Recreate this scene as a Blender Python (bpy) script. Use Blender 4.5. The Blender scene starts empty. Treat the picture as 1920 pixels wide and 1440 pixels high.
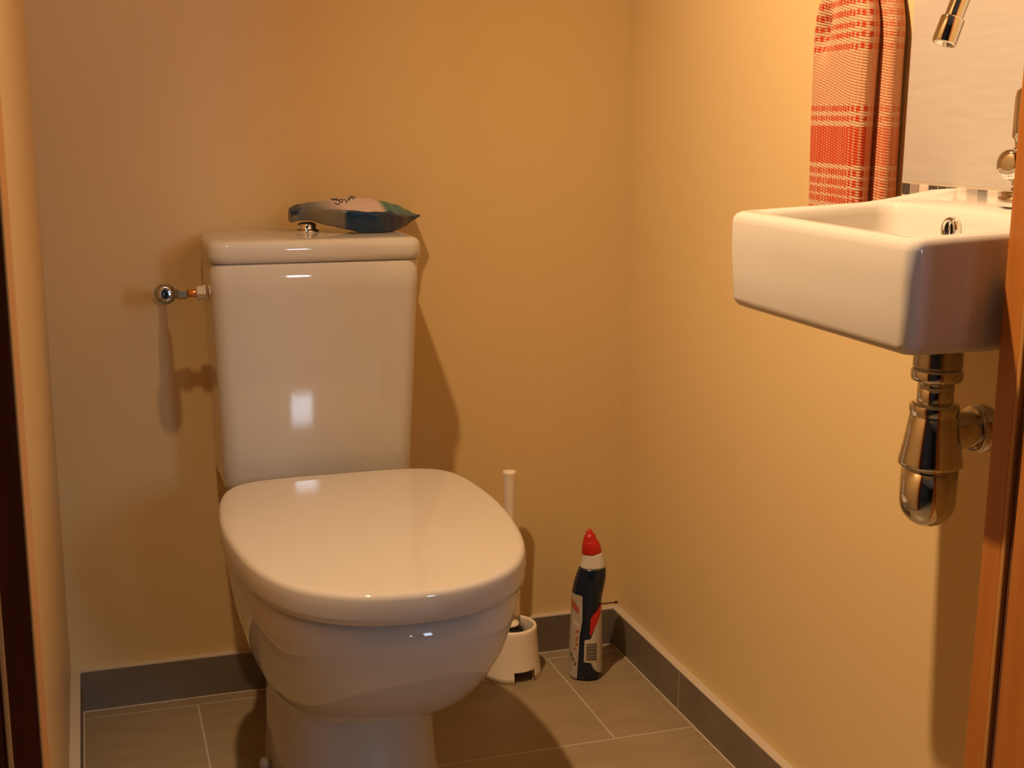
import bpy, bmesh, math, random
from mathutils import Vector, Matrix
random.seed(7)
C = bpy.context.scene.collection
PI = math.pi
W = 0.92           # room width (left wall x=0, right wall x=W, rear wall y=0)
HB, TB = 0.0672, 0.0139
FY = -1.168        # inner plane of the door wall
ZC = 2.4

# ------------------------------------------------------------------ materials
def new_mat(name):
    m = bpy.data.materials.new(name); m.use_nodes = True
    nt = m.node_tree; b = nt.nodes['Principled BSDF']
    return m, nt, b
def N(nt, t, **kw):
    n = nt.nodes.new(t)
    for k, v in kw.items():
        if k in n.inputs: n.inputs[k].default_value = v
        else: setattr(n, k, v)
    return n
def col(c): return (c[0], c[1], c[2], 1)
def simple(name, c, rough=.5, metal=0, coat=0, bump=0, bscale=200, spec=.5):
    m, nt, b = new_mat(name)
    b.inputs['Base Color'].default_value = col(c); b.inputs['Roughness'].default_value = rough
    b.inputs['Metallic'].default_value = metal; b.inputs['Coat Weight'].default_value = coat
    b.inputs['Specular IOR Level'].default_value = spec
    tc = N(nt, 'ShaderNodeTexCoord')
    no = N(nt, 'ShaderNodeTexNoise', Scale=bscale, Detail=3.0); nt.links.new(tc.outputs['Object'], no.inputs['Vector'])
    if bump:
        bp = N(nt, 'ShaderNodeBump', Strength=bump, Distance=.001)
        nt.links.new(no.outputs['Fac'], bp.inputs['Height']); nt.links.new(bp.outputs['Normal'], b.inputs['Normal'])
    return m
def noisy(name, c1, c2, scale=8, rough=.5, bump=.1, bscale=150, stretch=(1,1,1), spec=.5):
    m, nt, b = new_mat(name)
    tc = N(nt, 'ShaderNodeTexCoord'); mp = N(nt, 'ShaderNodeMapping'); mp.inputs['Scale'].default_value = stretch
    nt.links.new(tc.outputs['Object'], mp.inputs['Vector'])
    no = N(nt, 'ShaderNodeTexNoise', Scale=scale, Detail=6.0, Roughness=.6); nt.links.new(mp.outputs[0], no.inputs['Vector'])
    cr = N(nt, 'ShaderNodeValToRGB'); cr.color_ramp.elements[0].position=.3; cr.color_ramp.elements[1].position=.7
    cr.color_ramp.elements[0].color = col(c1); cr.color_ramp.elements[1].color = col(c2)
    nt.links.new(no.outputs['Fac'], cr.inputs['Fac']); nt.links.new(cr.outputs['Color'], b.inputs['Base Color'])
    b.inputs['Roughness'].default_value = rough; b.inputs['Specular IOR Level'].default_value = spec
    n2 = N(nt, 'ShaderNodeTexNoise', Scale=bscale, Detail=4.0); nt.links.new(mp.outputs[0], n2.inputs['Vector'])
    bp = N(nt, 'ShaderNodeBump', Strength=bump, Distance=.001)
    nt.links.new(n2.outputs['Fac'], bp.inputs['Height']); nt.links.new(bp.outputs['Normal'], b.inputs['Normal'])
    return m
def wood_mat(name, c1, c2, rough=.4):
    m, nt, b = new_mat(name)
    tc = N(nt, 'ShaderNodeTexCoord'); mp = N(nt, 'ShaderNodeMapping'); mp.inputs['Scale'].default_value = (28, 28, 1.3)
    nt.links.new(tc.outputs['Object'], mp.inputs['Vector'])
    no = N(nt, 'ShaderNodeTexNoise', Scale=3.0, Detail=6.0, Roughness=.65); nt.links.new(mp.outputs[0], no.inputs['Vector'])
    cr = N(nt, 'ShaderNodeValToRGB'); cr.color_ramp.elements[0].position=.3; cr.color_ramp.elements[1].position=.72
    cr.color_ramp.elements[0].color = col(c1); cr.color_ramp.elements[1].color = col(c2)
    nt.links.new(no.outputs['Fac'], cr.inputs['Fac']); nt.links.new(cr.outputs['Color'], b.inputs['Base Color'])
    b.inputs['Roughness'].default_value = rough
    bp = N(nt, 'ShaderNodeBump', Strength=.08, Distance=.001)
    nt.links.new(no.outputs['Fac'], bp.inputs['Height']); nt.links.new(bp.outputs['Normal'], b.inputs['Normal'])
    return m
def floor_mat():
    m, nt, b = new_mat('floor_tiles')
    tc = N(nt, 'ShaderNodeTexCoord'); mp = N(nt, 'ShaderNodeMapping')
    mp.inputs['Location'].default_value = (-.187-.294+.588*8, .3427+.3027*8, 0)
    nt.links.new(tc.outputs['Object'], mp.inputs['Vector'])
    br = N(nt, 'ShaderNodeTexBrick', Scale=1.0); br.offset = .5
    br.inputs['Brick Width'].default_value = .588; br.inputs['Row Height'].default_value = .3027
    br.inputs['Mortar Size'].default_value = .0016; br.inputs['Mortar Smooth'].default_value = .3
    br.inputs['Color1'].default_value = col((.285,.218,.132)); br.inputs['Color2'].default_value = col((.300,.230,.142))
    br.inputs['Mortar'].default_value = col((.46,.41,.35))
    nt.links.new(mp.outputs[0], br.inputs['Vector'])
    m2 = N(nt, 'ShaderNodeMapping'); m2.inputs['Scale'].default_value = (4, 14, 4); nt.links.new(tc.outputs['Object'], m2.inputs['Vector'])
    no = N(nt, 'ShaderNodeTexNoise', Scale=2.5, Detail=8.0, Roughness=.65); nt.links.new(m2.outputs[0], no.inputs['Vector'])
    mr = N(nt, 'ShaderNodeMapRange'); mr.inputs['To Min'].default_value=.72; mr.inputs['To Max'].default_value=1.25
    nt.links.new(no.outputs['Fac'], mr.inputs['Value'])
    mx = N(nt, 'ShaderNodeMix', data_type='RGBA', blend_type='MULTIPLY'); mx.inputs[0].default_value = 1
    nt.links.new(br.outputs['Color'], mx.inputs[6]); nt.links.new(mr.outputs[0], mx.inputs[7])
    nt.links.new(mx.outputs[2], b.inputs['Base Color']); b.inputs['Roughness'].default_value = .42
    bp = N(nt, 'ShaderNodeBump', Strength=.25, Distance=.0015); bp.invert = True
    nt.links.new(br.outputs['Fac'], bp.inputs['Height']); nt.links.new(bp.outputs['Normal'], b.inputs['Normal'])
    return m
def attr_mat(name, rough, bump=0, bscale=900, spec=.5):
    m, nt, b = new_mat(name)
    a = N(nt, 'ShaderNodeAttribute'); a.attribute_name = 'print'
    nt.links.new(a.outputs['Color'], b.inputs['Base Color']); b.inputs['Roughness'].default_value = rough
    b.inputs['Specular IOR Level'].default_value = spec
    if bump:
        tc = N(nt, 'ShaderNodeTexCoord'); no = N(nt, 'ShaderNodeTexNoise', Scale=bscale, Detail=4.0)
        nt.links.new(tc.outputs['Object'], no.inputs['Vector'])
        bp = N(nt, 'ShaderNodeBump', Strength=bump, Distance=.001)
        nt.links.new(no.outputs['Fac'], bp.inputs['Height']); nt.links.new(bp.outputs['Normal'], b.inputs['Normal'])
    return m
def emit(name, c, s):
    m, nt, b = new_mat(name)
    b.inputs['Base Color'].default_value = (0,0,0,1)
    b.inputs['Emission Color'].default_value = col(c); b.inputs['Emission Strength'].default_value = s
    return m

M_wall = noisy('wall_paint', (.69,.52,.265), (.71,.54,.28), scale=3, rough=.42, bump=.06, bscale=260, spec=.35)
M_ceil = simple('ceiling_paint', (.72,.70,.67), .8)
M_floor = floor_mat()
M_base = noisy('baseboard_tile', (.15,.120,.092), (.195,.158,.122), scale=9, rough=.5, bump=.06)
M_grout = simple('pale_grout', (.50,.43,.34), .7, bump=.3, bscale=300)
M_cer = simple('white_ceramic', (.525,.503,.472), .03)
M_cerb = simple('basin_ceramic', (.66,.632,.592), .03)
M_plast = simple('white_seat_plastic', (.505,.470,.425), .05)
M_dark = simple('dark_void', (.012,.010,.008), .7)
M_chrome = simple('chrome', (.80,.79,.77), .07, metal=1)
M_knob = simple('dark_chrome', (.42,.45,.50), .10, metal=1)
M_chrome_d = simple('worn_chrome', (.50,.47,.43), .20, metal=1)
M_trap = simple('polished_trap_chrome', (.66,.63,.58), .09, metal=1)
M_copper = simple('copper', (.80,.36,.14), .22, metal=1)
M_brass = simple('plated_brass', (.62,.56,.42), .28, metal=1)
M_nylon = simple('white_nylon', (.72,.68,.62), .45)
M_brushp = simple('brush_plastic', (.86,.78,.66), .38)
M_bristle = noisy('dark_bristles', (.012,.010,.009), (.03,.025,.02), scale=300, rough=.7, bump=.6)
M_wood = wood_mat('orange_pine', (.36,.122,.021), (.46,.168,.031))
M_wood_shade = wood_mat('shaded_door_wood', (.085,.018,.006), (.12,.028,.010), .75)  # frame wood out of the lamp's reach, shade put into a darker colour
M_wood_shade.node_tree.nodes['Principled BSDF'].inputs['Specular IOR Level'].default_value = 0
M_wood_shade.node_tree.nodes['Principled BSDF'].inputs['IOR'].default_value = 1.01
M_edge_lit = wood_mat('lit_door_edge', (.62,.30,.085), (.70,.36,.11))  # jamb rim catching the lamp, that light put into a paler colour
M_gasket = simple('brown_gasket', (.12,.05,.028), .6)
M_strip = wood_mat('pale_pine_edge', (.40,.19,.05), (.47,.23,.065))
M_navy = simple('navy_bottle', (.005,.013,.034), .24)
M_red = simple('red_cap', (.50,.018,.012), .34)
M_redl = simple('red_label', (.55,.022,.025), .4)
M_label = noisy('white_label', (.50,.46,.40), (.57,.53,.46), scale=30, rough=.4, bump=0)
M_labelp = noisy('printed_pale_label', (.38,.32,.27), (.50,.43,.37), scale=90, rough=.4, bump=0)
M_ink = simple('dark_ink', (.02,.015,.015), .5)
M_inkr = simple('rust_ink', (.42,.10,.05), .5)
M_neck = simple('white_bottle_neck', (.60,.56,.50), .3)
M_pack = attr_mat('wipes_film', .30, bump=.12, bscale=60)
M_towel = attr_mat('towel_cloth', .9, bump=.35, bscale=1100, spec=.1)
M_splash = noisy('linen_tile', (.46,.42,.385), (.51,.47,.43), scale=14, rough=.30, bump=.05, stretch=(1,1.2,14))
M_mos = [simple('mosaic_anthracite', (.075,.066,.062), .25, bump=.1), simple('mosaic_grey', (.34,.28,.24), .25, bump=.1), simple('mosaic_cream', (.72,.60,.52), .25, bump=.1)]
M_lamp = emit('warm_bulb', (1.0, .665, .37), 60)
M_sky = emit('daylight_pane', (.74,.86,1.0), 52)
M_sky_added = emit('added_daylight_pane', (.66,.80,1.0), 19)  # glow of an added hall window, there for extra cool light
M_frame = simple('white_window_paint', (.7,.7,.68), .5)
M_hall = simple('hall_paint', (.09,.08,.07), .7)

# ------------------------------------------------------------------ helpers
def link(name, bm, mats, parent=None, smooth=True, loc=None):
    me = bpy.data.meshes.new(name)
    bmesh.ops.recalc_face_normals(bm, faces=bm.faces[:])
    bm.to_mesh(me); bm.free()
    if not isinstance(mats, (list, tuple)): mats = [mats]
    for m in mats: me.materials.append(m)
    o = bpy.data.objects.new(name, me); C.objects.link(o)
    if smooth:
        for p in me.polygons: p.use_smooth = True
    if parent is not None:
        o.parent = parent; o.matrix_parent_inverse = parent.matrix_world.inverted()
        o.matrix_parent_inverse = Matrix.Translation(-parent.location)
    return o
def thing(name, label, cat, loc=(0,0,0)):
    o = bpy.data.objects.new(name, None); C.objects.link(o)
    o.location = loc; o.empty_display_size = .05
    o['label'] = label; o['category'] = cat
    return o
def tag(o, label, cat): o['label'] = label; o['category'] = cat; return o
def struct(o, label=None):
    o['kind'] = 'structure'
    if label: o['label'] = label
    return o
def box(bm, x0, x1, y0, y1, z0, z1, bev=0, seg=2, mi=0):
    n0 = len(bm.faces)
    r = bmesh.ops.create_cube(bm, size=1)
    for v in r['verts']:
        v.co = Vector((x0+(v.co.x+.5)*(x1-x0), y0+(v.co.y+.5)*(y1-y0), z0+(v.co.z+.5)*(z1-z0)))
    fs = set(f for v in r['verts'] for f in v.link_faces)
    for f in fs: f.material_index = mi
    if bev:
        es = list(set(e for v in r['verts'] for e in v.link_edges))
        bmesh.ops.bevel(bm, geom=es, offset=bev, segments=seg, profile=.5, affect='EDGES', material=mi)
    return bm
def loft(bm, loops, cap0=True, cap1=True, mi=0):
    rings = [[bm.verts.new(p) for p in lp] for lp in loops]
    n = len(rings[0])
    for a, b in zip(rings, rings[1:]):
        for i in range(n):
            f = bm.faces.new((a[i], a[(i+1)%n], b[(i+1)%n], b[i])); f.material_index = mi
    if cap0: bm.faces.new(rings[0][::-1]).material_index = mi
    if cap1: bm.faces.new(rings[-1]).material_index = mi
    return rings
def lathe(bm, prof, org, axis=(0,0,1), n=40, mi=0, cap0=True, cap1=True, wob=None):
    ax = Vector(axis).normalized(); q = Vector((0,0,1)).rotation_difference(ax); o = Vector(org)
    loops = []
    for r, h in prof:
        lp = []
        for i in range(n):
            a = 2*PI*i/n; rr = max(r, 1e-5)
            if wob: rr *= wob(a, h)
            lp.append(o + q @ Vector((rr*math.cos(a), rr*math.sin(a), h)))
        loops.append(lp)
    return loft(bm, loops, cap0, cap1, mi)
def tube(bm, pts, rad, n=20, mi=0):
    pts = [Vector(p) for p in pts]; loops = []; up = None
    for i, p in enumerate(pts):
        t = (pts[min(i+1, len(pts)-1)] - pts[max(i-1, 0)]).normalized()
        if up is None:
            up = Vector((0,0,1)) if abs(t.z) < .9 else Vector((0,1,0))
        u = (up - t*up.dot(t)).normalized(); v = t.cross(u); up = u
        r = rad[i] if isinstance(rad, (list, tuple)) else rad
        loops.append([p + (u*math.cos(2*PI*k/n) + v*math.sin(2*PI*k/n))*r for k in range(n)])
    return loft(bm, loops, True, True, mi)
def catmull(pts, k=8, closed=True):
    out = []; n = len(pts)
    rng = range(n) if closed else range(n-1)
    for i in rng:
        g = (lambda j: pts[j % n]) if closed else (lambda j: pts[max(0, min(n-1, j))])
        p0, p1, p2, p3 = g(i-1), g(i), g(i+1), g(i+2)
        for s in range(k):
            t = s/k
            out.append(tuple(.5*((2*b)+(-a+c)*t+(2*a-5*b+4*c-d)*t*t+(-a+3*b-3*c+d)*t**3) for a, b, c, d in zip(p0, p1, p2, p3)))
    if not closed: out.append(tuple(pts[-1]))
    return out
def rrect(x0, x1, y0, y1, r, k=8, m=6):
    pts = []
    cs = [(x1-r, y1-r, 0), (x0+r, y1-r, 90), (x0+r, y0+r, 180), (x1-r, y0+r, 270)]
    for i, (cx, cy, a0) in enumerate(cs):
        arc = [(cx+r*math.cos(math.radians(a0+90*j/k)), cy+r*math.sin(math.radians(a0+90*j/k))) for j in range(k+1)]
        pts += arc
        nx = cs[(i+1)%4]; a1 = math.radians(nx[2]); e = (nx[0]+r*math.cos(a1), nx[1]+r*math.sin(a1))
        s = arc[-1]
        for j in range(1, m): pts.append((s[0]+(e[0]-s[0])*j/m, s[1]+(e[1]-s[1])*j/m))
    return pts
def inset2(pts, d):
    n = len(pts); out = []
    for i in range(n):
        a = Vector(pts[i-1]); b = Vector(pts[(i+1)%n]); t = (b-a).normalized()
        out.append((pts[i][0]-t.y*d, pts[i][1]+t.x*d))     # counter-clockwise loops: inward
    return out
def ccw(pts):
    s = sum(pts[i][0]*pts[(i+1)%len(pts)][1]-pts[(i+1)%len(pts)][0]*pts[i][1] for i in range(len(pts)))
    return pts if s > 0 else pts[::-1]

# ------------------------------------------------------------------ the room
bm = bmesh.new(); box(bm, -1.4, 2.4, -4.8, .12, -.1, 0); struct(link('floor', bm, M_floor, smooth=False))
bm = bmesh.new(); box(bm, -1.4, 2.4, -4.8, .12, ZC, ZC+.1); struct(link('ceiling', bm, M_ceil, smooth=False))
bm = bmesh.new(); box(bm, -.12, W+.12, 0, .12, 0, ZC); struct(link('wall_rear', bm, M_wall, smooth=False))
bm = bmesh.new(); box(bm, -.12, 0, FY, 0, 0, ZC); struct(link('wall_left', bm, M_wall, smooth=False))
bm = bmesh.new(); box(bm, W, W+.12, FY, 0, 0, ZC); struct(link('wall_right', bm, M_wall, smooth=False))
JL, JR, FT, ZD = .021, .74, .20, 2.03
bm = bmesh.new()
box(bm, -1.4, -.055, FY-FT, FY, 0, ZC); box(bm, JR+.03, 2.4, FY-FT, FY, 0, ZC); box(bm, -.055, JR+.03, FY-FT, FY, ZD+.03, ZC)
struct(link('wall_front', bm, M_wall, smooth=False))
# door frame: left jamb (stop strip at the room side, deep rebate beyond), right jamb, head
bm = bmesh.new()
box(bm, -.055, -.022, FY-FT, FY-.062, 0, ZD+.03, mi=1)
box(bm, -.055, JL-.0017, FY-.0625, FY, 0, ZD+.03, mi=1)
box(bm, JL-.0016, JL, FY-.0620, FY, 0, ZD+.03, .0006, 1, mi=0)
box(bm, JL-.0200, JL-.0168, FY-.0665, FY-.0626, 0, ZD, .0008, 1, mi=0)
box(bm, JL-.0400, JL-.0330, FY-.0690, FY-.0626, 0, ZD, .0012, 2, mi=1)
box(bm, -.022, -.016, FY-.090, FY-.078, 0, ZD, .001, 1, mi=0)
struct(link('trim_1', bm, [M_edge_lit, M_wood_shade], smooth=False), 'wooden door jamb on the left, its shade and lit edge painted in')
bm = bmesh.new()
box(bm, JR, JR+.03, FY-.023, FY, 0, ZD+.03, .0012, 2, mi=0)
box(bm, JR-.001, JR+.03, FY-.0285, FY-.0232, 0, ZD, .0015, 2, mi=1)
box(bm, JR+.003, JR+.03, FY-.0355, FY-.0286, 0, ZD, mi=2)
box(bm, JR, JR+.03, FY-FT-.01, FY-.0356, 0, ZD+.03, .0012, 2, mi=0)
struct(link('trim_2', bm, [M_wood, M_strip, M_gasket], smooth=False), 'orange pine door jamb with a rubber seal groove on the right')
bm = bmesh.new(); box(bm, JL+.001, JR-.002, FY-FT, FY-.001, ZD, ZD+.03)
struct(link('trim_3', bm, M_wood, smooth=False))
# tiled skirting: tile body, pale grouted top edge, joints
def skirting(name, x0, x1, y0, y1, joints, ax):
    bm = bmesh.new()
    box(bm, x0, x1, y0, y1, 0, HB-.0016, mi=0)
    box(bm, x0, x1, y0, y1, HB-.0015, HB, mi=1)
    for j in joints:
        if ax == 'y': box(bm, x0-.0002, x0+.002, j-.0007, j+.0007, .001, HB-.002, mi=1)
        else: box(bm, j-.0007, j+.0007, y0-.0002, y0+.002, .001, HB-.002, mi=1)
    if ax == 'x': box(bm, .868, W-.001, -.0006, -.0001, HB+.0042, HB+.0058, mi=2); box(bm, W-.005, W-.0005, -.0010, -.0001, HB+.0035, HB+.0070, mi=2)
    return struct(link(name, bm, [M_base, M_grout, M_dark], smooth=False))
skirting('baseboard_rear', TB, W-TB, -TB, 0, [.60], 'x')
skirting('baseboard_right', W-TB, W, FY, 0, [-.285, -.885], 'y')
skirting('baseboard_left', 0, TB, FY, 0, [], 'y')
bm = bmesh.new()     # grout fillet along the foot of the skirting
for (x0,x1,y0,y1) in ((TB, W-TB, -TB-.0035, -TB), (W-TB-.003, W-TB, FY+.001, -TB-.0036), (TB, TB+.003, FY+.001, -TB-.0036)):
    box(bm, x0, x1, y0, y1, 0, .0016, .0005, 1)
struct(link('trim_4', bm, M_grout, smooth=False))
# the hall the camera stands in
bm = bmesh.new(); box(bm, -1.5, -1.4, -4.8, FY, 0, ZC); struct(link('wall_hall_left', bm, M_hall, smooth=False))
bm = bmesh.new(); box(bm, 2.4, 2.5, -4.8, FY, 0, ZC); struct(link('wall_hall_right', bm, M_hall, smooth=False))
WINS = [(1.00, 1.11, 1.49, 1.66), (1.62, 2.00, 1.05, 2.00)]  # second opening is added for cool fill, set aside to hide its reflection
cuts = [(a-.04, b+.04, c-.04, d+.04) for a, b, c, d in WINS]
bm = bmesh.new(); xs = [-1.4]+[v for c in cuts for v in c[:2]]+[2.4]
for k in range(0, len(xs)-1, 2): box(bm, xs[k], xs[k+1], -4.9, -4.8, 0, ZC)
for a, b, c, d in cuts: box(bm, a, b, -4.9, -4.8, 0, c); box(bm, a, b, -4.9, -4.8, d, ZC)
struct(link('wall_hall_back', bm, M_hall, smooth=False))
for k, ((wx0, wx1, wz0, wz1), mp_) in enumerate(zip(WINS, (M_sky, M_sky_added))):
    bm = bmesh.new()
    box(bm, wx0-.04, wx0, -4.88, -4.79, wz0-.04, wz1+.04); box(bm, wx1, wx1+.04, -4.88, -4.79, wz0-.04, wz1+.04)
    box(bm, wx0, wx1, -4.88, -4.79, wz0-.04, wz0); box(bm, wx0, wx1, -4.88, -4.79, wz1, wz1+.04)
    wn = struct(link('window_%d' % (k+1), bm, M_frame, smooth=False))
    bm = bmesh.new(); box(bm, wx0, wx1, -4.86, -4.85, wz0, wz1); link('window_pane', bm, mp_, wn, smooth=False)

# ------------------------------------------------------------------ toilet
CX = .380
half = [(0,-.224),(.06,-.224),(.115,-.231),(.149,-.254),(.166,-.30),(.174,-.37),(.1755,-.43),(.171,-.50),(.160,-.572),(.141,-.630),(.110,-.676),(.06,-.708),(0,-.7175)]
full = half + [(-x, y) for x, y in half[-2:0:-1]]
LID = ccw([(CX+.004+x*1.035, y) for x, y in catmull(full, 6)])
toilet = thing('toilet', 'white ceramic close-coupled toilet with its lid closed', 'toilet', (.37,-.35,0))
# bowl and foot in one skin
hb = [(0,-.02),(.06,-.02),(.115,-.025),(.120,-.10),(.132,-.19),(.150,-.26),(.163,-.32),(.170,-.38),(.1705,-.43),(.167,-.50),(.156,-.57),(.138,-.625),(.108,-.670),(.06,-.700),(0,-.709)]
fb = hb + [(-x, y) for x, y in hb[-2:0:-1]]
RIM = catmull(fb, 5)
def section(sx, front, back, z, sq=0, cx=CX):
    out = []
    for x, y in RIM:
        t = (y+.02)/(-.709+.02)            # 0 back .. 1 front
        out.append((cx+x*sx, back+(front-back)*t, z))
    return out
levels = [(.705,-.455,-.030,0),(.705,-.455,-.030,.004),(.685,-.445,-.030,.03),(.668,-.440,-.030,.08),(.663,-.440,-.030,.125),(.665,-.446,-.030,.142),(.678,-.470,-.029,.152),
          (.705,-.515,-.028,.168),(.770,-.565,-.026,.190),(.840,-.610,-.024,.218),(.908,-.648,-.022,.252),(.962,-.679,-.021,.290),(1.002,-.699,-.020,.330),(1.022,-.704,-.020,.352),(1.016,-.699,-.020,.3660),(1.002,-.693,-.021,.3715),(.965,-.680,-.021,.3745)]
bm = bmesh.new()
loft(bm, [section(a, b, c, d, cx=CX+.004) for a, b, c, d in levels])
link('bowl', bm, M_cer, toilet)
# seat ring hidden under the lid
bm = bmesh.new()
lo = inset2(LID, .016); li = inset2(LID, .055)
loops = [[(x,y,.3746) for x,y in li],[(x,y,.3746) for x,y in lo],[(x,y,.3815) for x,y in lo],[(x,y,.3815) for x,y in li]]
loft(bm, loops, False, False)
link('seat', bm, M_plast, toilet)
bm = bmesh.new()
lv = [(.0085,.3816),(.0012,.3800),(0,.3808),(-.0006,.388),(-.0006,.398),(-.0002,.4085),(.0006,.4112),(.0022,.4136),(.0045,.4150),(.0075,.4155),(.009,.4156),(.03,.41565),(.06,.4157),(.10,.4157),(.13,.4157)]
def lidring(d):
    if d <= .01: return inset2(LID, d)
    k = 1-(d-.009)/.17; b = inset2(LID, .009); return [(CX+(x-CX)*k, -.46+(y+.46)*k) for x, y in b]
loft(bm, [[(x,y,z) for x,y in lidring(d)] for d, z in lv])
link('lid', bm, M_plast, toilet)
for s in (-1, 1):
    bm = bmesh.new(); lathe(bm, [(.009,-.035),(.011,-.034),(.011,.034),(.009,.035)], (CX+s*.075, -.212, .396), (1,0,0), 24)
    link('hinge', bm, M_plast, toilet)
# cistern
def rr3(x0,x1,y0,y1,r,z): return [(x,y,z) for x,y in rrect(x0,x1,y0,y1,r)]
bm = bmesh.new()
cis = []
for z, i in ((.386,.006),(.389,.001),(.395,0)):
    cis.append(rr3(.2305+i,.5060-i,-.184+i,-.012,.024,z))
for k in range(1, 9):
    t = k/8; cis.append(rr3(.2305-.0075*t, .5060+.0135*t, -.184-.0055*t, -.012, .024, .395+(.712-.395)*t))
cis.append(rr3(.2240,.5180,-.1885,-.012,.024,.7135))
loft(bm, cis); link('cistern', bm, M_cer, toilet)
bm = bmesh.new()
cl = []
for d, z in ((.006,.7138),(.0025,.7146),(0,.7170),(-.0005,.725),(0,.7335),(.0012,.7385),(.0042,.7425),(.009,.7445),(.016,.7452),(.04,.7456)):
    cl.append(rr3(.2213+d,.5225-d,-.1915+d,-.008-min(d,.01),.024,z))
loft(bm, cl); link('cistern_lid', bm, M_cer, toilet)
bm = bmesh.new()
lathe(bm, [(.0185,0),(.0190,.001),(.0190,.003),(.0178,.0045),(.0145,.0048),(.0142,.0062),(.0142,.0105),(.0130,.0130),(.0085,.0148),(.003,.0154)], (.3755,-.066,.7450))
link('flush_button', bm, M_chrome, toilet)
bm = bmesh.new(); lathe(bm, [(.010,0),(.010,.004),(.0085,.009),(.004,.0115)], (CX-.1175, -.300, .020), (-1,-.25,.12), 20)
link('bolt_cap', bm, M_plast, toilet)

# ------------------------------------------------------------------ water supply valve
VX, VZ, VY = .1645, .6490, -.128
VA = Vector((-.001, -.128, .0195)).normalized()
def vpt(d): return Vector((VX,0,VZ))+VA*(d*.90/.9886)
valve = thing('water_supply_valve', 'chrome water valve on the wall with a short copper pipe left of the toilet cistern', 'valve', (VX, 0, VZ))
bm = bmesh.new(); lathe(bm, [(.014,0),(.014,.002),(.010,.0035),(.0062,.0042)], (VX,-.0002,VZ), (0,-1,0), 28); link('rosette', bm, M_nylon, valve)
bm = bmesh.new(); lathe(bm, [(.0062,.003),(.0062,.045),(.009,.046),(.0098,.050),(.0098,.091),(.0085,.094),(.0060,.096),(.0060,.101)], (VX,0,VZ), VA, 28)
lathe(bm, [(.0072,.0),(.0072,.019),(.0060,.020)], vpt(.098), (1,0,0), 24)
link('valve_body', bm, M_chrome_d, valve)
bm = bmesh.new()
lathe(bm, [(.012,0),(.0145,.0015),(.0152,.006),(.0152,.012),(.0140,.0155),(.0128,.017),(.0145,.0185),(.0150,.022),(.0135,.0255),(.0105,.0285),(.0060,.030),(.002,.0295)], vpt(.110), VA, 72,
      wob=lambda a, h: 1+.035*math.cos(12*a+h*150))
link('knob', bm, M_knob, valve)
bm = bmesh.new()
lathe(bm, [(.0072,0),(.0086,.001),(.0086,.012),(.0072,.013)], vpt(.098)+Vector((.019,0,0)), (1,0,0), 6); link('compression_nut', bm, M_brass, valve, smooth=False)
bm = bmesh.new()
lathe(bm, [(.0058,0),(.0058,.027)], vpt(.098)+Vector((.030,0,0)), (1,0,0), 24); link('copper_pipe', bm, M_copper, valve)
bm = bmesh.new()
lathe(bm, [(.0085,0),(.0100,.001),(.0100,.009),(.0118,.0095),(.0118,.0125),(.0105,.0130)], vpt(.098)+Vector((.0455,0,0)), (1,0,0), 8); link('inlet_nut', bm, M_nylon, valve, smooth=False)

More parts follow.
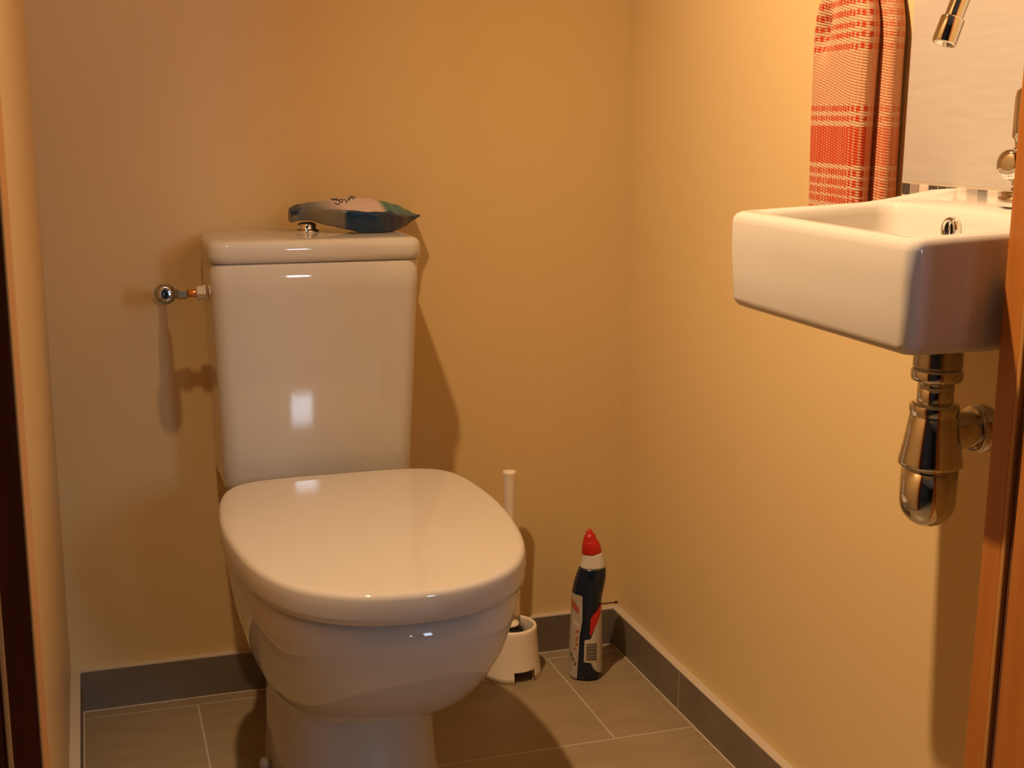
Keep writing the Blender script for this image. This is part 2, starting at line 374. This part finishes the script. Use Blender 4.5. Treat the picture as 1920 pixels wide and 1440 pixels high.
# ------------------------------------------------------------------ pack of wipes on the cistern
pack = thing('wet_wipes_pack', 'crumpled navy and white pack of wet wipes lying on the toilet cistern', 'wipes', (.447,-.085,.746))
def lerp(a, b, t): return tuple(p+(q-p)*t for p, q in zip(a, b))
def sm(a, b, x): t = max(0, min(1, (x-a)/(b-a))); return t*t*(3-2*t)
def interp(tab, x):
    if x <= tab[0][0]: return tab[0][1]
    for (a, b), (c, d) in zip(tab, tab[1:]):
        if x <= c: t = (x-a)/(c-a); t = t*t*(3-2*t)*.5+t*.5; return b+(d-b)*t
    return tab[-1][1]
PX0, PX1, PYC, PZ0 = .3525, .5540, -.082, .7462
NU, NV = 110, 64
def pack_pt(u, v):
    """u 0..1 along the pack, v 0..1 round the section starting at the front foot"""
    x = PX0+(PX1-PX0)*u
    zb = interp([(0,.0130),(.05,.0165),(.12,.0170),(.24,.011),(.36,.006),(.46,.001),(.55,0),(.74,.0005),(.85,.004),(.94,.012),(1,.0175)], u)   # underside
    zt = interp([(0,.0345),(.06,.0385),(.15,.0425),(.30,.0490),(.42,.0510),(.55,.0485),(.68,.0440),(.80,.0365),(.92,.0265),(.965,.0205),(1,.0190)], u)
    hw = interp([(0,.024),(.05,.030),(.2,.034),(.5,.036),(.8,.034),(.93,.025),(1,.020)], u)
    cr = interp([(0,.75),(.3,.62),(.42,.62),(.7,.66),(.9,.6),(1,.5)], u)          # crease height on the front flank
    sec = [(-.90,0),(-1.03,.32),(-1.06,cr*.85),(-1.0,cr),(-.72,cr+.14),(-.30,.93),(.10,1.0),(.5,.92),(.85,.66),(1.0,.38),(.92,.06),(.55,0),(0,0),(-.5,0)]
    n = len(sec); f = v*n; i = int(f) % n; t = f-int(f)
    p0, p1, p2, p3 = sec[i-1], sec[i], sec[(i+1)%n], sec[(i+2)%n]
    q = [.5*((2*b)+(-a+c)*t+(2*a-5*b+4*c-d)*t*t+(-a+3*b-3*c+d)*t**3) for a, b, c, d in zip(p0, p1, p2, p3)]
    y = PYC + hw*q[0]*(1-.30*(1-sm(.05,.36,u))) + .030*(1-sm(.02,.40,u)) - .002 + .056*sm(.58,1.0,u)
    zc = max(0, q[1])
    z = PZ0 + zb + (zt-zb)*zc
    # soft wrinkles and the vertical fold on the front flank
    w = .0006*math.sin(u*17+v*13+1.1*math.sin(u*9))+.0003*math.sin(u*47-v*29)
    if v < .25 and u > .4: y += .0022*math.exp(-((u-.70)/.012)**2) - .0012*math.exp(-((u-.735)/.03)**2)
    y += w; 
    if zc > .2: z += w
    if u > .94: z += .0006*math.sin(v*60)
    return Vector((x, y, z)), q, zc, cr
NAVY=(.006,.030,.080); NAV2=(.018,.030,.085); TEAL=(.0,.135,.165); PALE=(.50,.40,.37); SLATE=(.085,.105,.125); OLIVE=(.17,.145,.10)
def pack_col(u, v, q, zc, cr):
    top = v > 3.1/14 and v < 9.6/14
    if top:
        c = PALE
        c = lerp(c, SLATE, 1-sm(.10,.33+.10*max(0,q[0]*-1), u))
        c = lerp(c, TEAL, sm(.595,.665, u+.03*q[0]))
        c = lerp(c, NAVY, sm(.82,.97, u+.05*q[0]))
        if u < .065 : c = NAVY
        if q[0] > .75: c = lerp(c, NAVY, .6)
    else:
        c = NAVY if u > .37 else lerp(SLATE, OLIVE, sm(.0,.20,u)*(1-sm(.25,.38,u)))
        if u > .70: c = lerp(NAVY, NAV2, .8)
        if u < .05: c = OLIVE if zc < .45 else NAVY
        if .33 < u <= .37: c = lerp(OLIVE, NAVY, sm(.33,.37,u))
    return c
bm = bmesh.new(); cl_ = bm.verts.layers.float_color.new('print')
rings = []
for i in range(NU+1):
    ring = []
    for j in range(NV):
        p, q, zc, cr = pack_pt(i/NU, j/NV); vv = bm.verts.new(p); c = pack_col(i/NU, j/NV, q, zc, cr); vv[cl_] = (*c, 1); ring.append(vv)
    rings.append(ring)
for a, b in zip(rings, rings[1:]):
    for j in range(NV): bm.faces.new((a[j], a[(j+1)%NV], b[(j+1)%NV], b[j]))
bm.faces.new(rings[0][::-1]); bm.faces.new(rings[-1])
link('film_wrapper', bm, M_pack, pack)
# brush script lettering printed on the upper face
def top_pt(u, w):      # w 0 front .. 1 back over the upper face
    v = (3.4+w*3.6)/14
    p, q, zc, cr = pack_pt(u, v); a = pack_pt(u+.004, v)[0]-p; b = pack_pt(u, v+.004)[0]-p
    n = a.cross(b).normalized()
    if n.z < 0: n = -n
    return p+n*.0003
strokes = [[(.285,.62),(.300,.50),(.305,.66),(.318,.48),(.322,.64),(.337,.44)], [(.335,.46),(.350,.58),(.362,.50),(.352,.36),(.338,.40),(.340,.50)],
           [(.372,.52),(.385,.38),(.378,.30)], [(.405,.60),(.402,.42),(.420,.58),(.432,.60),(.446,.52)], [(.300,.34),(.318,.26),(.334,.34)], [(.425,.74),(.448,.72),(.462,.66)]]
bm = bmesh.new()
for st in strokes:
    pp = [top_pt(u, w) for u, w in catmull(st, 6, closed=False)]
    tube(bm, pp, .0008, 6)
link('lettering', bm, M_ink, pack)['label'] = 'dark brush-script lettering'

# ------------------------------------------------------------------ toilet brush and holder
BX, BY = .698, -.072
holder = thing('toilet_brush_holder', 'cream plastic toilet brush holder with a notched foot on the floor', 'brush holder', (BX, BY, 0))
bm = bmesh.new()
def hr(z): return .0515-.0085*min(1, z/.080)-.001*math.sin(min(1,z/.08)*PI)
NA = 96; zs = [0,.010,.0195,.0198,.030,.045,.06,.075,.083,.086,.0872,.0868]
offs = [0]*9+[.0008,.0030,.0048]
notch0, notch1 = math.radians(-101), math.radians(-55)
outer = [[bm.verts.new((BX+(hr(z)-o)*math.cos(2*PI*i/NA), BY+(hr(z)-o)*math.sin(2*PI*i/NA), z)) for i in range(NA)] for z, o in zip(zs, offs)]
zi = [.082,.06,.03,.0198,.0195,.010,0]
inner = [[bm.verts.new((BX+(hr(z)-.0052)*math.cos(2*PI*i/NA), BY+(hr(z)-.0052)*math.sin(2*PI*i/NA), z)) for i in range(NA)] for z in zi]
allr = outer+inner
def is_notch(i):
    a = 2*PI*(i+.5)/NA; a = a-2*PI if a > PI else a
    return notch0 < a < notch1
for k, (a, b) in enumerate(zip(allr, allr[1:])):
    za = max(a[0].co.z, b[0].co.z)
    for i in range(NA):
        if za <= .0196 and is_notch(i): continue
        bm.faces.new((a[i], a[(i+1)%NA], b[(i+1)%NA], b[i]))
a, b = outer[0], inner[-1]
for i in range(NA):
    if not is_notch(i): bm.faces.new((a[i], a[(i+1)%NA], b[(i+1)%NA], b[i]))
    else: bm.faces.new((outer[2][i], outer[2][(i+1)%NA], inner[4][(i+1)%NA], inner[4][i]))
link('cup', bm, M_brushp, holder)
brush = thing('toilet_brush', 'white toilet brush with a round handle standing in its holder behind the toilet', 'toilet brush', (BX, BY, .012))
TX, TY, TZ = .6935, -.072, .351
dirv = (Vector((TX, TY, TZ)) - Vector((BX-.003, BY+.002, .085))); L_ = dirv.length
bm = bmesh.new()
lathe(bm, [(.0065,-.010),(.0070,.0),(.0066,.03),(.0072,.10),(.0085,.18),(.0098,.235),(.0108,L_-.004),(.0112,L_-.001),(.0105,L_),(.004,L_+.0004)], (BX-.003,BY+.002,.085), dirv, 32)
link('handle', bm, M_brushp, brush)
bm = bmesh.new(); lathe(bm, [(.006,0),(.0165,.001),(.0172,.003),(.0165,.0055),(.0065,.0070)], (BX-.003,BY+.002,.084), dirv, 32)
link('collar', bm, M_brushp, brush)
bm = bmesh.new()
for k in range(900):
    a = random.uniform(0, 2*PI); z = random.uniform(.016,.084); r = random.uniform(.026,.033)*(1 if z < .070 else .95)
    d = Vector((math.cos(a), math.sin(a), random.uniform(-.2,.25))); p0 = Vector((BX-.002+.005*math.cos(a), BY+.005*math.sin(a), z)); p1 = p0+d*(r-.005)
    s = Vector((-d.y, d.x, 0)).normalized()*.0007
    v = [bm.verts.new(p0-s), bm.verts.new(p0+s), bm.verts.new(p1+s*.5), bm.verts.new(p1-s*.5)]
    bm.faces.new(v)
lathe(bm, [(.006,0),(.022,.004),(.024,.03),(.022,.064),(.006,.068)], (BX-.002,BY,.013), (0,0,1), 24)
o = link('bristles', bm, M_bristle, brush); o['kind'] = 'stuff'

# ------------------------------------------------------------------ cleaner bottle
BOX, BOY, YAW = .8145, -.118, math.radians(20.5)
bot = thing('toilet_cleaner_bottle', 'navy toilet cleaner bottle with a red spout cap and bent neck in the corner', 'bottle', (BOX, BOY, 0))
SV = Vector((math.cos(YAW), -math.sin(YAW), 0)); DV = Vector((math.sin(YAW), math.cos(YAW), 0))
PXM = 1192.0
tabz = [(-.5,1281)]
def zpx(v):      # height on the bottle axis for a photographed row
    t = [(0,1265),(.02,1244),(.05,1213),(.1,1160),(.15,1107),(.19,1064),(.2,1053),(.21,1042),(.22,1031),(.235,1015),(.25,998),(.262,985)]
    for (a, b), (c, d) in zip(t, t[1:]):
        if v >= d or (c, d) == t[-1]: return a+(c-a)*(v-b)/(d-b)
secs = [(1265,1072,1132),(1261,1069.5,1134.5),(1213,1069.5,1134),(1160,1071,1131.5),(1130,1071.5,1130.5),(1107,1073,1133.5),(1091,1076,1137),(1077,1080.5,1138.8),(1064,1085.5,1138),(1053,1089,1136),(1042,1091.5,1132.5),(1036,1092.5,1130)]
BS = [(zpx(v), ((l+r)/2-1102)/PXM, (r-l)/2/PXM) for v, l, r in secs]
def bsec(z):
    if z <= BS[0][0]: return BS[0][1:]
    for k in range(len(BS)-1):
        (a, c0, h0), (b, c1, h1) = BS[k], BS[k+1]
        if z <= b:
            pc, ph = BS[max(k-1,0)], BS[min(k+2,len(BS)-1)]
            t = (z-a)/(b-a)
            cm = lambda p0,p1,p2,p3: .5*((2*p1)+(-p0+p2)*t+(2*p0-5*p1+4*p2-p3)*t*t+(-p0+3*p1-3*p2+p3)*t**3)
            if k < 2: return (c0+(c1-c0)*t, h0+(h1-h0)*t)
            return (cm(pc[1],c0,c1,ph[1]), cm(pc[2],h0,h1,ph[2]))
    return BS[-1][1:]
def bdepth(z, h): return h*(1.02 if z < .12 else 1.02-.1*sm(.12,.2,z))
def bpt(ang, z, off=0, tilt=True):
    c, h = bsec(z); dh = bdepth(z, h)
    ss = math.sin(ang); cc = -math.cos(ang)
    e = .86
    s = (h+off)*math.copysign(abs(ss)**e, ss); d = (dh+off)*math.copysign(abs(cc)**e, cc)
    zz = z + (.10*s*sm(.185,.212,z))            # the neck leans, so its rings tip up on the right
    return Vector((BOX, BOY, zz)) + SV*(c+s) + DV*d
def bang(px, z):
    c, h = bsec(z); s = (px-1102)/PXM-c; r = max(-1, min(1, s/h)); return math.asin(math.copysign(abs(r)**(1/.86), r))
zn = zpx(1061.5); zt_ = BS[-1][0]
bm = bmesh.new(); NB = 64
zl = [0.0005, .002, .004]+[.004+(zn-.004)*k/50 for k in range(1, 51)]
def ringb(z, off=0): return [bpt(2*PI*i/NB, z, off) for i in range(NB)]
rgs = [ringb(.0005,-.004), ringb(.0012,-.0012), ringb(.004)]+[ringb(z) for z in zl[3:]]
loft(bm, rgs); link('bottle_body', bm, M_navy, bot)
bm = bmesh.new()
loft(bm, [ringb(zn+(zt_-zn)*k/10, .0001) for k in range(11)]); link('neck', bm, M_neck, bot)['label'] = 'white neck'
# cap: stepped nozzle leaning with the neck
bm = bmesh.new()
capt = [(1036,1090.5,1129.5),(1035,1090,1129.5),(1023,1090.5,1126),(1017,1090.8,1122.5),(1014.5,1092,1120.5),(1012,1093,1118.5),(1006,1093.3,1117),(1003,1094.5,1115),(1001,1097,1112),(997,1098,1110.5),(994,1099.5,1109),(992.5,1102,1106.5)]
cr_ = []
for v, l, r in capt:
    z = zpx(v); c = ((l+r)/2-1102)/PXM; h = (r-l)/2/PXM; lean = .16*sm(.0,1,(1040-v)/10)
    cr_.append([Vector((BOX,BOY,z+lean*h*math.sin(2*PI*i/48))) + SV*(c+h*math.sin(2*PI*i/48)) - DV*(h*.95*math.cos(2*PI*i/48)) for i in range(48)])
loft(bm, cr_); link('cap', bm, M_red, bot)['label'] = 'red stepped spout cap'
def patch(name, rows, mat, off=.0006, mcol=10):
    """rows: (image row on the bottle, left, right) of a printed area, laid on the bottle skin"""
    bm = bmesh.new(); prev = None
    out = []
    for (v0,l0,r0),(v1,l1,r1) in zip(rows, rows[1:]):
        k = max(1, int(abs(v1-v0)/2))
        for i in range(k): t = i/k; out.append((v0+(v1-v0)*t, l0+(l1-l0)*t, r0+(r1-r0)*t))
    out.append(rows[-1])
    for v, l, r in out:
        z = zpx(v); a0 = bang(l, z); a1 = bang(r, z)
        if l < 1069.9: a0 = -PI*.55
        if r > 1137.5: a1 = PI*.55
        row = [bm.verts.new(bpt(a0+(a1-a0)*j/mcol, z, off)) for j in range(mcol+1)]
        if prev:
            for j in range(mcol): bm.faces.new((prev[j], prev[j+1], row[j+1], row[j]))
        prev = row
    return link(name, bm, mat, bot)
patch('back_label', [(1108,1060,1088),(1110,1060,1093),(1153,1060,1093.5),(1168,1060,1091.5),(1182,1060,1089),(1225,1060,1087),(1262,1060,1085)], M_labelp)['label'] = 'pale printed side label'
patch('label_print', [(1118,1073,1074),(1124,1073,1080),(1132,1073,1087),(1138,1080,1087),(1142,1086,1087)], M_inkr, .0009)
patch('label_print', [(1152,1073,1075),(1163,1078,1091),(1166,1086,1091)], M_label, .0009)
for (v, l, r, h) in ((1172,1082,1088,5),(1184,1082,1087,4),(1190,1079,1086,2),(1196,1081,1086,4),(1206,1078,1084,2)):
    patch('label_print', [(v,l,r),(v+h,l,r)], M_inkr, .0009, 4)
for q in range(3):
    a = 1217+q*7.0; b = 1071.5+q*3.6
    patch('label_print', [(a,b,b+1.2),(a+7,b+3.6,b+4.8)], M_ink, .0009, 2); patch('label_print', [(a,b+3.6,b+4.8),(a+7,b,b+1.2)], M_ink, .0009, 2)
patch('front_label', [(1142,1129.5,1140),(1160,1121.5,1140),(1174,1115,1140),(1187,1110.5,1140),(1189,1098.5,1140),(1229,1098,1140),(1231,1112,1140),(1240,1116,1140),(1248,1123,1140),(1254,1132,1140)], M_label)['label'] = 'white front label'
patch('red_flash', [(1125.5,1129,1130.2),(1138,1119,1130.5),(1143,1113.5,1129.5),(1151,1109.3,1126),(1162,1109.1,1120),(1172,1108.9,1114.5),(1181,1108.6,1110)], M_redl, .0009)
patch('barcode', [(1194.2,1101.5,1122.5),(1226,1100.5,1122.5)], M_labelp, .0009)
bm_rows = [(1196,1.4),(1199.2,.8),(1201.4,1.6),(1204.6,.7),(1206.6,1.5),(1209.6,.9),(1211.8,.7),(1213.6,1.6),(1216.8,.8),(1219,1.3),(1222,.8),(1224,1.1)]
bmx = bmesh.new()
for v, h in bm_rows:
    zA, zB = zpx(v), zpx(v+h)
    ra = [bmx.verts.new(bpt(bang(1102.4,zA)+(bang(1122,zA)-bang(1102.4,zA))*j/8, zA, .0012)) for j in range(9)]
    rb = [bmx.verts.new(bpt(bang(1102.2,zB)+(bang(1122,zB)-bang(1102.2,zB))*j/8, zB, .0012)) for j in range(9)]
    for j in range(8): bmx.faces.new((ra[j], ra[j+1], rb[j+1], rb[j]))
link('barcode_bars', bmx, M_ink, bot)

# ------------------------------------------------------------------ hand basin
BX0, BY0, BY1 = .660, -1.158, -.859      # front face, near end, far end
basin = thing('hand_basin', 'white rectangular ceramic hand basin mounted on the right wall', 'sink', (.79,-1.012,.745))
def rimz(x): return .0030*0 + .8305+.046*(x-BX0)+.0075*sm(.838,.885,x)
bm = bmesh.new()
K, Mm = 8, 10
def brec(d, r): return rrect(BX0+d, W-.0005, BY0+d, BY1-d, r, K, Mm)
lp = []
for d, z in ((.05,.7370),(.018,.7372),(.009,.7378),(.004,.7400),(.001,.7440),(0,.748),(0,.775),(0,.800)):
    lp.append([(x,y,z) for x,y in brec(d+.003*(1-sm(.745,.80,z)), max(.006,.0115-d*.2))])
for d, dz in ((0,.010),(.0008,.0055),(.0030,.0020),(.0062,.0002),(.009,0)):
    lp.append([(x,y,rimz(x)-dz) for x,y in brec(d, .0115)])
def brin(d, r): return rrect(BX0+.0145+d, .838-d, BY0+.0150+d, BY1-.0150-d, r, K, Mm)
for d, dz in ((-.001,.0002),(.0020,.0015),(.0045,.0050),(.0060,.0120)):
    lp.append([(x,y,rimz(min(x,.838))-dz) for x,y in brin(d, .020)])
for d, z in ((.0075,.800),(.010,.785),(.016,.776),(.028,.771),(.045,.7695)):
    lp.append([(x,y,z) for x,y in brin(d, .022)])
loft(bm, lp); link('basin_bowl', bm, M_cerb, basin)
OX, OY, OZ = .8292, -.978, .8185
bm = bmesh.new()
lathe(bm, [(.0072,.000),(.0072,.0022),(.0080,.0036),(.0098,.0042),(.0114,.0032),(.0120,.0012),(.0120,-.002)], (OX,OY,OZ), (-1,0,0), 40, cap0=False, cap1=False)
box(bm, OX-.0022, OX-.0008, OY-.0010, OY+.0010, OZ-.0074, OZ+.0074)
ov = link('overflow_ring', bm, M_chrome, basin)
bm = bmesh.new(); lathe(bm, [(.0073,0),(.0073,.0006)], (OX+.0006,OY,OZ), (-1,0,0), 32); link('overflow_hole', bm, M_dark, ov)
bm = bmesh.new(); lathe(bm, [(.021,0),(.021,.0015),(.017,.0024),(.006,.0020)], (.77,-1.012,.7695), (0,0,1), 32); link('drain', bm, M_chrome, basin)

# ------------------------------------------------------------------ bottle trap
TRX, TRY = .790, -1.026
trap = thing('bottle_trap', 'tarnished chrome bottle trap under the hand basin', 'sink trap', (TRX, TRY, .549))
bm = bmesh.new()
pr = [(.020,.7445),(.0215,.744)]
z = .740
while z > .6995: pr += [(.0222,z),(.0213,z-.0012)]; z -= .0024
pr += [(.0205,.6975)]
lathe(bm, pr[::-1], (TRX,TRY,0)); link('threaded_waste', bm, M_chrome_d, trap)
bm = bmesh.new(); lathe(bm, [(.0165,.6868),(.0205,.6872),(.0226,.6885),(.0232,.6910),(.0232,.6965),(.0224,.6984),(.0200,.6988)], (TRX,TRY,0)); link('slip_nut', bm, M_trap, trap)
bm = bmesh.new(); lathe(bm, [(.0164,.655),(.0164,.690)], (TRX,TRY,0)); link('tailpipe', bm, M_trap, trap)
bm = bmesh.new()
lathe(bm, [(.0168,.6672),(.0195,.6670),(.0217,.6655),(.0224,.6632),(.0224,.6590),(.0216,.6565),(.0214,.6545),(.0218,.6540),(.0255,.6300),(.0289,.6130),(.0292,.6105),(.0288,.6085),(.0262,.6080)][::-1], (TRX,TRY,0), n=48)
link('trap_head', bm, M_trap, trap)
bm = bmesh.new()
cup = [(.0256,.6100),(.0256,.5755)]+[(.0256*math.cos(a), .5752-.0256*math.sin(a)) for a in [PI/2*k/12 for k in range(1, 12)]]
lathe(bm, cup[::-1], (TRX,TRY,0), n=48); link('trap_cup', bm, M_trap, trap)
OZ2 = .6385
bm = bmesh.new(); lathe(bm, [(.0150,.010),(.0170,.020),(.0172,.044),(.016,.046)], (TRX,TRY,OZ2), (1,0,0), 36)
lathe(bm, [(.016,.0415),(.0205,.0420),(.0218,.0440),(.0208,.0462),(.0200,.0465),(.0200,.0475),(.0222,.0485),(.0226,.0530),(.0222,.0575),(.0200,.0600),(.016,.0605)], (TRX,TRY,OZ2), (1,0,0), 36)
link('outlet_nut', bm, M_trap, trap)
bm = bmesh.new(); lathe(bm, [(.0155,.050),(.0155,W-TRX-.001)], (TRX,TRY,OZ2), (1,0,0), 32); link('outlet_pipe', bm, M_trap, trap)

# ------------------------------------------------------------------ faucet
FX, FYY, FZ = .8735, -1.020, .8465
fau = thing('faucet', 'chrome swan-neck tap standing on the ledge of the hand basin', 'tap', (FX, FYY, FZ))
bm = bmesh.new(); lathe(bm, [(.0215,-.004),(.0225,.001),(.0225,.0045),(.0212,.0055),(.0205,.0058),(.0205,.0085),(.0190,.0100),(.0130,.0106)], (FX,FYY,FZ)); link('base_flange', bm, M_chrome, fau)
bm = bmesh.new(); lathe(bm, [(.0125,.009),(.0120,.016),(.0118,.05),(.0125,.055),(.0150,.058),(.0150,.066),(.0150,.092),(.0140,.098),(.0110,.102)], (FX,FYY,FZ)); link('column', bm, M_chrome, fau)
bm = bmesh.new(); lathe(bm, [(.0100,.006),(.0125,.010),(.0142,.016),(.0146,.022),(.0138,.027),(.0110,.030),(.006,.0312)], (FX,FYY,FZ+.034), (-1,-.35,0), 36); link('handle', bm, M_chrome, fau)
bm = bmesh.new()
path = catmull([(.8735,FYY,.94),(.8735,FYY,.99),(.8725,FYY,1.03),(.866,FYY,1.062),(.848,FYY,1.082),(.826,FYY,1.078),(.806,FYY,1.054),(.792,FYY,1.026),(.7835,FYY,1.004)], 6, closed=False)
tube(bm, path, .0082, 24); link('spout', bm, M_chrome, fau)
bm = bmesh.new(); dn = Vector((-.36,0,-1)).normalized()
lathe(bm, [(.0084,-.001),(.0104,0),(.0106,.001),(.0106,.0215),(.0100,.0225),(.0082,.0225),(.0080,.019),(.003,.0188)], (.7835,FYY,1.0045), dn, 32); link('aerator', bm, M_chrome, fau)

# ------------------------------------------------------------------ tiled splashback
sp = thing('tile_splashback', 'beige linen-look tile panel with a mosaic border behind the hand basin', 'wall tile', (W-.004,-.97,.836))
Y0, Y1 = -1.166, -.772
bm = bmesh.new(); box(bm, W-.0050, W-.0002, Y0, Y1, .8532, 1.42); link('tile_panel', bm, M_splash, sp, smooth=False)
bm = bmesh.new(); box(bm, W-.0050, W-.0002, Y0, Y1, .8375, .8531); link('grout_bed', bm, M_grout, sp, smooth=False)
seq = [0,1,2,0,0,0,2,1,0,2,1,0,0,1]; y = Y1-.0008; k = 0
bm = bmesh.new()
while y-.0152 > Y0 and k < len(seq):
    box(bm, W-.0056, W-.0010, y-.0146, y, .8383, .8500, .0004, 1, mi=seq[k]); y -= .0160; k += 1
link('mosaic_border', bm, M_mos, sp, smooth=False)['label'] = 'row of small anthracite, grey and cream mosaic tiles'

# ------------------------------------------------------------------ towel on its hook
towel = thing('hand_towel', 'orange-red checked hand towel hanging folded on the right wall beside the basin', 'towel', (.885,-.70,1.14))
cs = catmull([(.914,-.612),(.900,-.618),(.886,-.632),(.879,-.656),(.8735,-.690),(.8700,-.722),(.8690,-.741),(.8745,-.7525),(.8850,-.7500),(.8930,-.7420),(.8955,-.7440),(.8935,-.7560),(.8965,-.7650),(.9070,-.7640),(.9150,-.7580)], 22, closed=False)
acc = [0]
for a, b in zip(cs, cs[1:]): acc.append(acc[-1]+math.dist(a, b))
rows_thin = [(8,5),(30,5),(51,5),(69,5),(90,5),(204,5.5),(222,5),(323,6),(342,6),(360,6),(377,6),(398,6),(418,6)]
CREAM=(.60,.37,.23); PEACH=(.58,.27,.145); RED=(.50,.07,.03)
def towel_col(s, z):
    v = (1.0475-z)/.000583
    dash = .5+.5*math.sin(s*2*PI/.0064)
    c = CREAM
    if 98 < v < 196: c = lerp(CREAM, PEACH, .55+.45*math.sin(s*2*PI/.0042))
    for r, h in rows_thin:
        if abs(v-r) < h: c = lerp(CREAM, RED, .25+.75*(dash > .34))
    if 236 < v < 309: c = lerp(PEACH, RED, .30+.70*sm(.1,.4,dash))
    if s > .166: c = lerp(c, PEACH, .55)
    fl = math.sin((s*.8+z)*2*PI/.0034)
    return tuple(q*(1+.05*fl) for q in c)
bm = bmesh.new(); cl_ = bm.verts.layers.float_color.new('print')
ZT, ZB = 1.135, .800; NZ = 420; prev = None
for k in range(NZ+1):
    z = ZT+(ZB-ZT)*k/NZ
    f = .28+.72*sm(1.135,1.005,z)*1.0 if z > 1.005 else 1
    row = []
    for (x, y), s in zip(cs, acc):
        yc = -.705; yy = yc+(y-yc)*f; xx = x
        xx += (1-f)*.012*math.sin(s*95)+.0016*math.sin(s*60+z*9)
        xx += .014*math.exp(-((y+.655)/.014)**2-((z-1.012)/.026)**2) - .003*math.exp(-((y+.634)/.008)**2-((z-1.035)/.03)**2)
        yy += .0025*math.sin(z*14+s*8)*(1 if y > -.66 else .5)
        rid = .00035*math.sin(z*2*PI/.0031+s*900*.5)
        vv = bm.verts.new((min(xx+rid, .9185), yy+rid*.5, z)); vv[cl_] = (*towel_col(s, z), 1); row.append(vv)
    if prev:
        for j in range(len(row)-1): bm.faces.new((prev[j], prev[j+1], row[j+1], row[j]))
    prev = row
to = link('towel_cloth', bm, M_towel, towel)
sd = to.modifiers.new('thickness', 'SOLIDIFY'); sd.thickness = .0022; sd.offset = 1
hook = thing('towel_hook', 'small chrome wall hook holding the checked hand towel', 'hook', (W,-.705,1.15))
bm = bmesh.new(); lathe(bm, [(.016,0),(.016,.003),(.012,.005)], (W-.0003,-.705,1.15), (-1,0,0), 28); link('plate', bm, M_chrome, hook)
bm = bmesh.new(); tube(bm, catmull([(W-.003,-.705,1.15),(W-.025,-.705,1.147),(W-.040,-.705,1.140),(W-.047,-.705,1.150),(W-.047,-.705,1.162)], 6, closed=False), .004, 14); link('prong', bm, M_chrome, hook)

# ------------------------------------------------------------------ the room's wall lamp (above the frame, on the left wall by the door)
LX, LY, LZ = .120, -.802, 1.86
lamp = thing('wall_lamp', 'small brass wall spotlight aimed down on the left wall', 'lamp', (0, LY, LZ-.06))
bm = bmesh.new(); lathe(bm, [(.035,0),(.035,.006),(.030,.012),(.010,.014)], (.0003,LY,LZ+.075), (1,0,0), 32); link('wall_plate', bm, M_brass, lamp)
bm = bmesh.new(); tube(bm, catmull([(.010,LY,LZ+.075),(.06,LY,LZ+.085),(.098,LY,LZ+.080),(LX,LY,LZ+.060)], 6, closed=False), .005, 14); link('arm', bm, M_brass, lamp)
bm = bmesh.new(); lathe(bm, [(.012,0),(.014,.004),(.014,.030),(.010,.034)], (LX,LY,LZ+.034), (0,0,1), 24); link('socket', bm, M_brass, lamp)
LN = Vector((.54,-.30,-.79)).normalized(); LP = Vector((LX,LY,LZ))
bm = bmesh.new(); lathe(bm, [(.0195,-.004),(.024,-.003),(.026,.0),(.0265,-.02),(.022,-.05),(.010,-.062)][::-1], LP, LN, 32, cap1=False); link('cowl', bm, M_brass, lamp)
bm = bmesh.new(); lathe(bm, [(.020,-.0035),(.020,-.001)], LP, LN, 32); link('lens', bm, M_lamp, lamp)
ld = bpy.data.lights.new('spot_bulb', 'SPOT'); ld.energy = 111; ld.color = (1.0, .665, .37); ld.spot_size = math.radians(138); ld.spot_blend = 1.0; ld.shadow_soft_size = .02
lo = bpy.data.objects.new('spot_bulb', ld); C.objects.link(lo); lo.parent = lamp
lo.location = LP+LN*.022-lamp.location; lo.rotation_euler = LN.to_track_quat('-Z', 'Y').to_euler()

# ------------------------------------------------------------------ camera, world, view
cam = bpy.data.cameras.new('camera'); co = bpy.data.objects.new('camera', cam); C.objects.link(co)
yaw, pit, rol = .31676830736948397, .20877824270131226, .006425047032314211
f = Vector((math.sin(yaw)*math.cos(pit), math.cos(yaw)*math.cos(pit), -math.sin(pit)))
r = Vector((math.cos(yaw), -math.sin(yaw), 0)); u = r.cross(f)
r2 = r*math.cos(rol)+u*math.sin(rol); u2 = -r*math.sin(rol)+u*math.cos(rol)
mw = Matrix((r2, u2, -f)).transposed().to_4x4(); mw.translation = Vector((.06499572, -1.99956401, .92523574))
co.matrix_world = mw
cam.sensor_width = 36; cam.lens = 2425.6116568/1920*36; cam.clip_start = .02
bpy.context.scene.camera = co
w = bpy.data.worlds.new('world'); bpy.context.scene.world = w; w.use_nodes = True
w.node_tree.nodes['Background'].inputs[0].default_value = (.6,.75,1,1); w.node_tree.nodes['Background'].inputs[1].default_value = .05
vs = bpy.context.scene.view_settings
vs.view_transform = 'Standard'; vs.look = 'None'; vs.exposure = 0.0; vs.gamma = 1.0; vs.use_curve_mapping = False
cy = bpy.context.scene.cycles
cy.use_denoising = True; cy.max_bounces = 12; cy.diffuse_bounces = 6; cy.glossy_bounces = 6; cy.caustics_reflective = True
